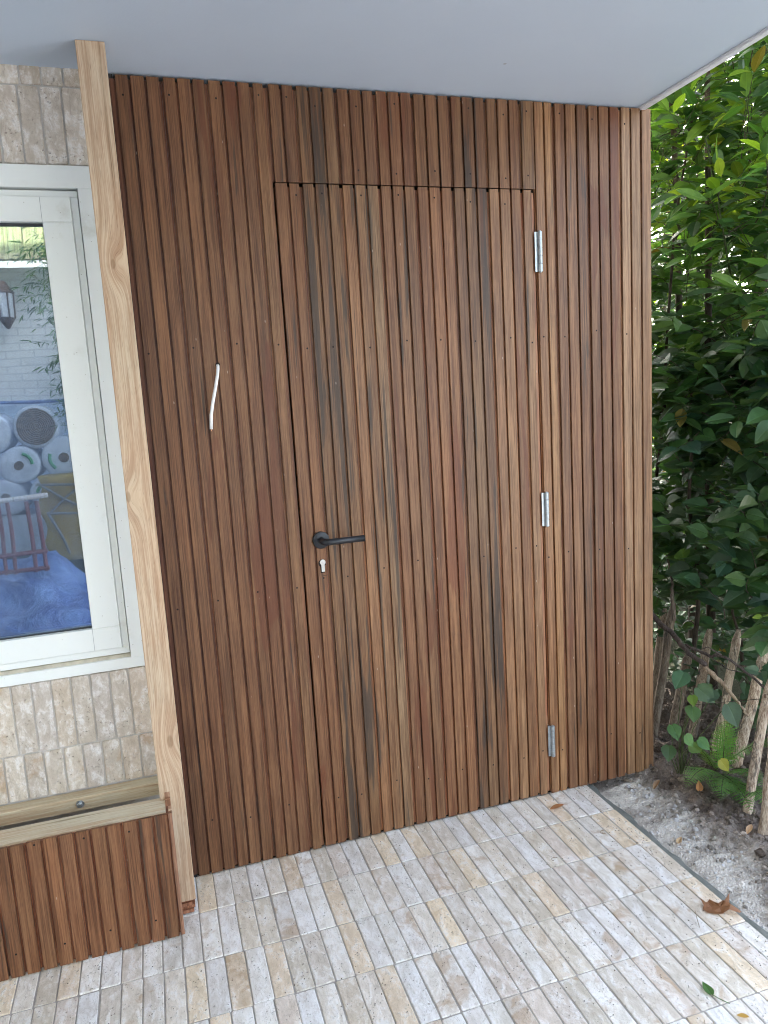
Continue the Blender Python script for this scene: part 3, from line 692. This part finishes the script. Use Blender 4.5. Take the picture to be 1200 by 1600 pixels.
# seedling with broad leaves in front of the fence
root = empty('broadleaf_seedling', 'small plant with broad round green leaves before the fence', 'plant'); lm = MB(); tm = MB()
for (p, s_, c) in (((1.290, -.125, .420), .080, BG_[1]), ((1.330, -.145, .365), .085, BG_[1]), ((1.385, -.165, .352), .062, BG_[1]), ((1.425, -.185, .300), .092, BG_[1]), ((1.306, -.150, .300), .070, MG[0]), ((1.300, -.155, .345), .045, YG[1]),
                   ((1.232, -.135, .240), .066, MG[0]), ((1.215, -.140, .168), .066, MG[3]), ((1.268, -.160, .205), .055, MG[0]), ((1.315, -.170, .185), .055, MG[0]), ((1.285, -.165, .170), .058, MG[0])):
    st = Vector((1.31, -.10, -.02)).lerp(Vector(p), .5)+Vector((0, .03, .02)); tm.tube([(1.33, -.06, -.03), st, p], [.0022, .0017, .0012], 5, cap=False)
    d = (Vector((rnd.uniform(-.8, .8), -.35, rnd.uniform(-.75, -.15)))).normalized()
    leaf(lm, p, d, Vector((-.45, -.75, .6))+rv(.22), s_*.88, s_*.78, tuple(q*.75 for q in vary(c, .2)), 'heart', .12, .12)
lm.build('foliage', LEAFM, root); tm.build('stem', TWIG, root, True)
# bright weed sprig
root = empty('weed_sprig', 'bright lime green leafy twig poking in above the palings', 'twig'); lm = MB(); tm = MB()
spray(lm, tm, (1.50, -.36, .655), (-.75, .1, .12), 5, .026, .018, YG, 'heart', .018, .0012); spray(lm, tm, (1.50, -.38, .64), (-.5, .1, .4), 4, .024, .016, YG, 'heart', .016, .0012)
tm.tube([(1.75, -.45, .56), (1.6, -.40, .63), (1.50, -.36, .655)], .0018, 5)
lm.build('foliage', LEAFM, root); tm.build('stem', TWIG, root, True)

# unseen hedge added on the far left to block light from that side
shrub('light_block_hedge', 'unseen dark hedge added along the far left of the patio to block light', 'hedge', LEAFM, 900, boxs(-3.3, -2.7, -4.2, -.3, .1, 3.4, out=(.6, 0, .2), gaps=-1), DG, .10, .06, 'laurel', [((-3, -1.5, -.1), (-3, -1.5, 3.2), .03), ((-3, -3.2, -.1), (-3, -3.2, 3.2), .03)], (6, 9), gap=.05)
# fern
root = empty('fern', 'green fern spreading at the foot of the palings', 'fern'); lm = MB(); tm = MB()
FC = (.085, .20, .050)
def frond(base, tip, W, lift=.1):
    base = Vector(base); tip = Vector(tip); mid = (base+tip)/2+Vector((0, 0, lift)); pts = []
    for i in range(25):
        t = i/24; pts.append(base*(1-t)**2+mid*2*t*(1-t)+tip*t*t)
    tm.tube(pts, [.0016*(1-.8*i/24) for i in range(25)], 5, cap=False)
    for i in range(2, 24):
        t = i/24; d = (pts[i+1]-pts[i-1] if i < 24 else pts[i]-pts[i-1]).normalized(); sv = d.cross(Vector((0, 0, 1))).normalized(); u_ = sv.cross(d)
        wl = W*(math.sin(math.pi*min(1, t*.9+.12))**.8)*(1-t*.35)
        for s_ in (-1, 1):
            ld = (sv*s_+d*.35-u_*.12+rv(.05)).normalized()
            # serrated pinna built from pinnules
            m_ = 6
            for j in range(m_):
                f = (j+.5)/m_; q = pts[i]+ld*(wl*f); pl = wl*.20*(1-f*.6)
                for s2 in (-1, 1): leaf(lm, q, ld*.4+d*s2, u_+rv(.1), pl, pl*.7, vary(FC, .12), 'narrow', .1, .1)
            leaf(lm, pts[i], ld, u_, wl, wl*.10, vary(FC, .1), 'narrow', .1, .1)
for (b_, t_, W, l_) in (((1.44, -.12, .0), (1.34, -.40, .015), .075, .08), ((1.44, -.12, .0), (1.20, -.24, .06), .070, .09), ((1.45, -.12, .0), (1.46, -.19, .33), .06, .03), ((1.45, -.10, .0), (1.29, -.12, .15), .06, .08), ((1.46, -.14, .0), (1.42, -.36, .07), .065, .10), ((1.46, -.1, .0), (1.62, -.26, .16), .06, .08), ((1.42, -.18, .0), (1.26, -.34, .05), .07, .09), ((1.42, -.18, .0), (1.38, -.46, .04), .065, .08), ((1.44, -.15, .02), (1.40, -.20, .26), .06, .03)):
    frond(b_, t_, W, l_)
lm.build('frond', LEAFM, root); tm.build('stem', TWIG, root, True)

# ------------------------------------------------------------------ paling fence and branches
fence = empty('paling_fence', 'leaning grey chestnut paling fence beside the soil strip', 'fence')
def pale(a, b_, wd, tint):
    mb = MB(); a = Vector(a); b_ = Vector(b_); ax = (b_-a).normalized(); view = Vector((.75, .65, 0)); sx_ = Vector((.65, -.75, 0)); n = 10; segs = 14
    wd *= 1.05; prev = None; sdx = rnd.random()*9
    for i in range(segs+1):
        t = i/segs; c = a.lerp(b_, t)+Vector((.006*noise.noise(Vector((t*4, sdx, 0))), .006*noise.noise(Vector((t*4, sdx, 3))), 0))
        k = 1.0+.10*noise.noise(Vector((t*6, sdx, 7))); 
        if t > .9: k *= 1-.55*((t-.9)/.1)**1.5
        ring = []
        for j in range(n):
            an = 2*math.pi*j/n; r1 = 1+.14*noise.noise(Vector((math.cos(an)*2, math.sin(an)*2+sdx, t*1.5)))
            ring.append(c+sx_*(math.cos(an)*wd*.5*k*r1)+view*(math.sin(an)*wd*.32*k*r1))
        kk = mb.add(ring)
        if prev is not None:
            for j in range(n): mb.face([prev+j, prev+(j+1) % n, kk+(j+1) % n, kk+j], 0, tint, (.35, sdx/9, 0))
        prev = kk
    mb.face([prev+j for j in range(n)], 0, tint, (0, sdx/9, 0))
    return mb
PT = (.46, .39, .31)
for a, b_, wd, k in (((1.544, -.097, -.04), (1.700, -.070, .427), .038, 1.15), ((1.550, .022, -.04), (1.696, .057, .461), .032, 1.), ((1.555, .156, -.04), (1.678, .195, .432), .034, .8),
                  ((1.540, .262, -.04), (1.648, .283, .303), .038, .55), ((1.435, .243, -.04), (1.577, .290, .527), .032, .5), ((1.362, -.339, -.04), (1.489, -.304, .422), .030, .9),
                  ((1.292, -.483, -.04), (1.378, -.441, .389), .028, .85), ((1.24, -.60, -.04), (1.32, -.57, .40), .032, 1.), ((1.20, -.74, -.04), (1.27, -.70, .42), .034, .9), ((1.57, .42, -.04), (1.66, .45, .45), .034, .7), ((1.60, .58, -.04), (1.69, .62, .44), .034, .7)):
    pale(a, b_, wd, tuple(q*k for q in PT)).build('paling', BARKW, fence, True)
wr = MB()
wp = [(1.62, .60, .20), (1.60, .40, .18), (1.512, .085, .177), (1.492, -.057, .244), (1.496, -.206, .311), (1.468, -.346, .379), (1.36, -.50, .33), (1.28, -.66, .33)]
wr.tube(wp, .0012, 6); wr.build('wire', plain("rusty_wire", (.10, .08, .07), .7, .6), fence)
def branch(name, label, pts, r0, r1, tint, twigs=()):
    mb = MB(); P = [Vector(p) for p in pts]; Q = []
    for i in range(len(P)-1):
        for j in range(5):
            t = j/5; q = P[i].lerp(P[i+1], t); Q.append(q+rv(.0022))
    Q.append(P[-1]); n = len(Q)
    mb.tube(Q, [r0+(r1-r0)*i/(n-1)*1. for i in range(n)], 8, 0, tint, (.2, .5, 0))
    for tw_ in twigs: mb.tube(tw_, [.003, .002, .0012][:len(tw_)] if len(tw_) < 4 else .002, 6, 0, tint, (.2, .1, 0))
    o = mb.build(name, BARKW, None, True); return tag(o, label, 'branch')
branch('dead_branch', 'thick dark dead branch slanting down across the palings from the wall corner', [(1.40, .30, .56), (1.436, .268, .518), (1.468, .17, .453), (1.466, .06, .401), (1.472, -.02, .383)], .011, .009, (.10, .08, .075))
branch('broken_branch', 'pale barkless broken branch end resting on the palings', [(1.462, -.025, .378), (1.480, -.06, .352), (1.500, -.115, .308), (1.512, -.15, .262), (1.520, -.18, .235)], .011, .003, (.34, .27, .20))
branch('forked_branch', 'thin dark forked branch lying along the tops of the palings', [(1.49, .11, .416), (1.540, .03, .387), (1.545, -.02, .408), (1.565, -.12, .373), (1.56, -.25, .337), (1.50, -.40, .27)], .0065, .0035, (.12, .10, .095),
       [((1.545, -.02, .408), (1.50, .0, .44), (1.47, .03, .42)), ((1.52, .05, .40), (1.56, -.04, .355), (1.60, -.14, .36))])
branch('dry_twig', 'short dead grey stem standing between leaves at the wall corner', [(1.475, .16, .50), (1.470, .165, .60), (1.505, .21, .66), (1.527, .27, .74)], .009, .003, (.13, .11, .09))
branch('sawn_stick', 'short pale cut stick end at the right over the fence', [(1.60, -.35, .385), (1.50, -.33, .383), (1.44, -.335, .384)], .006, .007, (.30, .25, .2))

# ------------------------------------------------------------------ fallen leaves
def fallen(name, label, p, d, Ln, W, tint, kind='laurel', bend=-.15, fold=.5, mat=DRY, nrm=(0, 0, 1), stem=None):
    mb = MB(); leaf(mb, p, d, nrm, Ln, W, tint, kind, bend, fold)
    if stem: mb.tube(stem, .0009, 5, 0, tint)
    o = mb.build(name, mat); return tag(o, label, 'leaf')
# curled maple leaf
mb = MB(); O = Vector((.935, -.705, .004)); ax = Vector((-.62, .30, 0)).normalized(); ay = Vector((.35, .90, 0)).normalized()
out = [(-.042, -.014), (-.020, -.018), (.0, -.016), (.022, -.012), (.052, -.016), (.060, -.006), (.048, -.002), (.030, .002), (.034, .022), (.044, .046), (.024, .026), (.012, .020), (.0, .014), (-.006, .036), (-.016, .050), (-.024, .040), (-.034, .030), (-.050, .034), (-.044, .016), (-.052, .004)]
def mp(u, v):
    z = .003+.30*abs(v)*(1 if v > 0 else .3)+.012*math.sin(u*60)+.006*math.sin(v*120+u*40)
    return O+ax*(-u)*.86+ay*v*.84+Vector((0, 0, max(z, .001)))
cpt = mb.add([mp(0, .004)]); ring = mb.add([mp(u, v) for u, v in out]); inn = mb.add([mp(u*.5, v*.5+.002) for u, v in out]); n = len(out); MT = (.22, .105, .05)
for i in range(n):
    j = (i+1) % n
    mb.face([ring+i, ring+j, inn+j, inn+i], 0, MT, [(.9, i/n, 0), (.9, j/n, 0), (.4, j/n, 0), (.4, i/n, 0)]); mb.face([inn+i, inn+j, cpt], 0, MT, [(.4, i/n, 0), (.4, i/n, 0), (0.2, i/n, 0)])
o = mb.build('maple_leaf', DRY); tag(o, 'large curled brown maple leaf lying on the paving edge', 'leaf')
mb = MB(); mb.tube([(.842, -.735, .003), (.851, -.715, .010), (.865, -.690, .014)], .0009, 5, 0, (.2, .17, .13)); o = mb.build('leaf_stalk', DRY); tag(o, 'thin dry leaf stalk lying on the paving beside the maple leaf', 'leaf stalk')
fallen('green_leaf', 'small fresh green leaf lying on the lower right paving', (.715, -.925, .004), (.15, 1, 0), .036, .022, (.05, .13, .035), 'heart', -.1, .15, LEAFM, (0, 0, 1), [(.735, -.96, .002), (.722, -.94, .003), (.715, -.925, .004)])
fallen('brown_leaf', 'small orange brown leaf on the paving close to the door foot', (.770, -.088, .003), (1, -.12, .05), .050, .022, (.32, .15, .06), 'laurel', -.2, .5)
fallen('yellow_leaf', 'tiny yellow brown leaf scrap at the bottom right paving corner', (.725, -.992, .003), (.7, -.7, .0), .026, .013, (.42, .28, .07), 'laurel', -.1, .5)
fallen('curled_leaf', 'curled tan leaf standing up from the soil before the fern', (1.296, -.199, .012), (.1, .2, 1), .034, .024, (.38, .19, .08), 'heart', .2, .6, DRY, (-.5, -.8, 0))
fallen('pale_dry_leaf', 'pale tan dry leaf lying on the soil near the right palings', (1.250, -.465, .012), (.9, .45, .15), .038, .018, (.42, .29, .18), 'laurel', -.3, .7)
fallen('tan_leaf', 'flat tan leaf on the sandy soil beside the mortar edge', (1.055, -.385, -.018), (.7, .4, .1), .030, .016, (.40, .30, .19), 'heart', -.2, .5)
fallen('rolled_leaf', 'rolled brown dry leaf on the soil under the wall corner', (1.175, -.110, -.004), (.8, .5, .12), .045, .018, (.26, .17, .10), 'laurel', -.3, 1.2)
fallen('dead_fern_leaf', 'yellow green spotted leaf resting on the fern', (1.360, -.225, .125), (.5, -.2, -.75), .055, .040, (.20, .22, .05), 'heart', .1, .15, LEAFM, (-.5, -.7, .5))
for i, (x, y, lb) in enumerate(((.645, -.335, 'curly brown seed thread on the paving by the soil edge'), (.86, -.27, 'pale curled seed thread near the upper paving edge'), (.655, -.985, 'thin curved twig on the lowest right paving'))):
    mb = MB(); mb.tube([(x+.011*math.cos(a*.8+i), y+.009*math.sin(a*.8+i), .0022) for a in range(6)], .0008, 5, 0, (.22, .18, .13)); o = mb.build('seed_thread', DRY); tag(o, lb, 'twig')

# ------------------------------------------------------------------ the garden behind the camera (seen mirrored in the pane)
def wbrick():
    t = NT("white_painted_brick"); p = t.pos(); sx_ = t.n('ShaderNodeSeparateXYZ'); t.set(sx_.inputs[0], p); cb = t.n('ShaderNodeCombineXYZ'); t.set(cb.inputs[0], sx_.outputs[0]); t.set(cb.inputs[1], sx_.outputs[2])
    br = t.n('ShaderNodeTexBrick'); t.set(br.inputs['Vector'], cb.outputs[0]); br.inputs['Scale'].default_value = 1; br.inputs['Brick Width'].default_value = .21; br.inputs['Row Height'].default_value = .0625; br.inputs['Mortar Size'].default_value = .006
    br.inputs['Color1'].default_value = (.72, .73, .74, 1); br.inputs['Color2'].default_value = (.76, .77, .78, 1); br.inputs['Mortar'].default_value = (.6, .61, .63, 1)
    t.bump(br.outputs['Fac'], -.5, .01); return t.fin(br.outputs['Color'], .8)
nb = empty('neighbour_wall', 'white painted brick garden wall topped by green weathered boards', 'wall')
b = MB(); b.box((-7, -4.86, -.1), (.5, -4.60, 2.66)); b.build('brickwork', wbrick(), nb)
b = MB(); x = -7
while x < .4:
    b.box((x, -4.30, 2.70), (x+.096, -4.26, 3.05), 0, (.42, .46, .22), (.1, rnd.random(), 0)); x += .1
b.box((-7, -4.31, 2.655), (.5, -4.25, 2.698), 0, (.5, .48, .28)); b.box((-7, -4.9, 3.051), (.5, -4.25, 3.09), 0, (.3, .3, .2)); b.build('fascia_board', BARKW, nb)
b = MB(); b.box((-12, -9, -.1), (.6, -6.6, 7.2)); b.box((-12.2, -9, 7.2), (.8, -6.3, 7.45)); o = b.build('sky_block_house', plain('grey_render', (.42, .40, .37), .9)); tag(o, 'tall unseen grey house block added beyond the garden wall to screen the sky', 'house')  # unseen block added to cut sky light from behind the camera
la = empty('wall_lantern', 'old brown six sided lantern on the white brick wall', 'lantern'); LX, LY, LZ = -1.40, -4.42, 2.33
BRZ = plain("bronze_paint", (.12, .075, .05), .5, .4)
b = MB(); b.tube([(LX, LY, LZ+.10), (LX, LY, LZ+.11), (LX, LY, LZ+.15), (LX, LY, LZ+.19), (LX, LY, LZ+.20)], [.08, .08, .05, .03, .01], 6); b.tube([(LX, LY, LZ-.17), (LX, LY, LZ-.10), (LX, LY, LZ-.09)], [.01, .056, .064], 6)
for i in range(6): a = R(60*i); b.tube([(LX+.06*math.cos(a), LY+.06*math.sin(a), LZ-.09), (LX+.072*math.cos(a), LY+.072*math.sin(a), LZ+.10)], .006, 6)
b.tube([(LX, LY, LZ+.12), (LX+.02, LY-.1, LZ+.12), (LX, -4.59, LZ)], .012, 8); b.build('cage', BRZ, la)
b = MB(); b.tube([(LX, LY, LZ-.085), (LX, LY, LZ+.095)], [.056, .068], 6); b.build('shade', plain("frosted_pane", (.5, .52, .55), .3), la)
TARP = None
def tarp():
    t = NT("blue_tarpaulin"); p = t.pos(); n = t.noise(p, 3.5, 5, .6, 1.5); c = t.mix(t.ss(n, .35, .7), (.07, .13, .38, 1), (.22, .34, .62, 1)); t.bump(n, .8, .05); return t.fin(c, .3, 0, .6)
TARP = tarp()
b = MB(); nx_, nz_ = 60, 24
base = b.add([(-5+5.4*i/nx_, -4.52+.03*noise.noise(Vector((i*.35, j*.3, 0))), 1.57*(j/nz_)+.02*noise.noise(Vector((i*.2, 0, 9)))) for j in range(nz_+1) for i in range(nx_+1)])
for j in range(nz_):
    for i in range(nx_): b.face([base+j*(nx_+1)+i, base+j*(nx_+1)+i+1, base+(j+1)*(nx_+1)+i+1, base+(j+1)*(nx_+1)+i])
o = b.build('hanging_tarpaulin', plain("pale_blue_sheet", (.62, .74, .92), .35), None, True); tag(o, 'pale blue plastic sheet hung along the white brick wall', 'tarpaulin')
b = MB(); b.tube([(-5, -4.47, 1.58), (-3, -4.47, 1.565), (-1.5, -4.47, 1.57), (0, -4.47, 1.60), (.4, -4.47, 1.6)], .014, 8); b.build('hem', TARP, o)
b = MB(); base = b.add([(-4+3.3*i/60, -3.55+1.3*j/24, max(.02, .46*(1-(j/24)**1.5)*(1-max(0, (i-52)/8)))+.09*noise.noise(Vector((i*.22, j*.25, 0)))*(.3+.7*(j > 1))+.03*noise.noise(Vector((i*.7, j*.6, 0)))) for j in range(25) for i in range(61)])
for j in range(24):
    for i in range(60): b.face([base+j*61+i, base+j*61+i+1, base+(j+1)*61+i+1, base+(j+1)*61+i])
o = b.build('ground_tarpaulin', TARP, None, True); tag(o, 'crumpled blue tarpaulin covering the ground by the garden wall', 'tarpaulin')
PLAS = plain("milky_plastic_wrap", (.62, .68, .80), .25, 0, .15, 12, .4, .6)
def spiral():
    t = NT("rolled_reed"); p = t.pos(); n = t.noise(p, 40, 4, .7); t.bump(n, .8, .01); return t.fin(t.mix(t.ss(n, .3, .7), (.06, .04, .03, 1), (.22, .16, .11, 1)), .8)
REED = spiral(); GPR = plain("green_print", (.05, .32, .14), .4); STR = plain("grey_strap", (.22, .22, .2), .5)
def roll(x, z, r, label, bare=False):
    root = empty('wrapped_roll', label, 'roll', 'wrapped rolls stacked by the garden wall')
    b = MB(); y = -3.97
    b.tube([(x, -4.38, z), (x, y-.03, z), (x, y-.008, z), (x, y, z)], [r, r, r*.96, r*.88 if bare else r*.8], 32, 0); b.build('wrap', PLAS, root, True)
    b = MB(); pts = []
    R0 = r*.84 if bare else r*.22
    for i in range(140): a = i*.42; rr = R0*(.05+.95*i/139); pts.append((x+rr*math.cos(a), y+.004, z+rr*math.sin(a)))
    b.tube(pts, r*.05 if bare else r*.03, 5, cap=False); b.tube([(x, y-.003, z), (x, y+.001, z)], R0, 30); b.build('reed_core', REED, root)
    if not bare:
        for a0 in ((.4+x*9) % 3.,):
            b = MB(); pts = [(x+r*.62*math.cos(a0+q*.25), y+.006, z+r*.62*math.sin(a0+q*.25)) for q in range(6)]
            b.tube(pts, r*.08, 6); b.build('green_tape', GPR, root)
roll(-1.237, 1.375, .165, 'open brown roll at the top of the stack', True); roll(-1.560, 1.343, .15, 'partly hidden roll left of the open brown roll')
roll(-1.377, 1.100, .145, 'plastic wrapped roll below the open brown roll'); roll(-1.070, 1.130, .16, 'wrapped roll resting above the yellow bag')
roll(-1.495, .85, .15, 'lowest wrapped roll behind the red trolley'); roll(-1.19, .86, .14, 'lowest wrapped roll behind the yellow bag'); roll(-.90, .85, .14, 'lowest wrapped roll right of the yellow bag')
root = empty('rubble_bag', 'slumped ochre yellow builder bag with crossed straps', 'bag')
b = MB(); nu, nv = 28, 14
base = b.add([(-1.05+(.175+.02*math.sin(v*.9))*math.copysign(abs(math.cos(2*math.pi*u/nu))**.6, math.cos(2*math.pi*u/nu))*(1-.25*max(0, (3-v)/3)), -3.72+.16*math.copysign(abs(math.sin(2*math.pi*u/nu))**.6, math.sin(2*math.pi*u/nu))+.01*noise.noise(Vector((u*.5, v*.5, 0))), .40+.62*v/nv) for v in range(nv+1) for u in range(nu)])
for v in range(nv):
    for u in range(nu): b.face([base+v*nu+u, base+v*nu+(u+1) % nu, base+(v+1)*nu+(u+1) % nu, base+(v+1)*nu+u])
b.face([base+nv*nu+u for u in range(nu)]); b.face([base+u for u in range(nu)][::-1])
b.build('sack', plain("yellow_woven_bag", (.42, .29, .07), .6, 0, .3, 8, .4), root, True)
b = MB()
for pts in (((-1.21, -3.552, .98), (-1.07, -3.545, .86), (-.90, -3.552, .74)), ((-.90, -3.552, .97), (-1.05, -3.545, .86), (-1.17, -3.552, .74)), ((-1.17, -3.55, .74), (-1.09, -3.55, .55), (-1.06, -3.55, .45)), ((-1.22, -3.55, .97), (-.88, -3.55, .95)), ((-1.18, -3.55, .75), (-.88, -3.55, .72))): b = MB(); b.tube(pts, .009, 6); b.build('strap', STR, root)
root = empty('red_trolley', 'red metal sack truck frame with a wooden pole across', 'trolley')
b = MB()
for x in (-1.43, -1.37, -1.25, -1.19): b.tube([(x, -3.26, .40), (x, -3.26, .88)], .013, 8)
for z in (.53, .42): b.tube([(-1.75, -3.26, z), (-1.17, -3.26, z)], .015, 8)
b.build('frame', plain("red_paint", (.24, .06, .065), .5), root)
b = MB(); b.tube([(-1.8, -3.24, .86), (-1.12, -3.24, .92)], .018, 8); b.build('pole', OAK, root)
b = MB()
b.box((-2.0, -4.2, .03), (-.75, -3.66, .39)); o = b.build('pallet_box', plain("dark_green_box", (.03, .05, .035), .7)); tag(o, 'dark low box carrying the yellow bag by the garden wall', 'box')
b = MB(); b.box((-2.0, -4.45, .40), (-.75, -3.99, .70)); b.build('box_lid', PLAS, o)
root = empty('bamboo', 'arching green bamboo in front of the white brick wall', 'bamboo'); lm = MB(); tm = MB()
for (a, e_) in (((-.75, -4.2, 0), (-.98, -4.0, 2.75)), ((-.70, -4.2, 0), (-1.02, -3.9, 2.35)), ((-.72, -4.2, 0), (-.95, -3.95, 1.95)), ((-.66, -4.2, 0), (-1.05, -3.95, 2.6)), ((-.68, -4.2, 0), (-.92, -3.95, 1.6)), ((-.6, -4.2, 0), (-.9, -4., 2.9))):
    a = Vector(a); e_ = Vector(e_); pts = [a.lerp(Vector((a.x, a.y, e_.z*1.05)), t/9*.999)*(1-t/9)+Vector((e_.x, e_.y, e_.z))*(t/9)*1.0 if False else Vector((a.x+(e_.x-a.x)*(t/9)**2, a.y+(e_.y-a.y)*(t/9)**2, e_.z*(1-(1-t/9)**1.3))) for t in range(10)]
    tm.tube(pts, [.009*(1-.7*t/9) for t in range(10)], 6)
    for i in range(3, 10):
        for _ in range(7):
            d = Vector((rnd.uniform(-1, .4), rnd.uniform(-.3, .6), rnd.uniform(-.5, .25))); spray(lm, tm, pts[i]+rv(.03), d, 6, .085, .013, MG+DG[:1], 'narrow', .035, .001)
lm.build('foliage', LEAFM, root); tm.build('stem', TWIG, root, True)
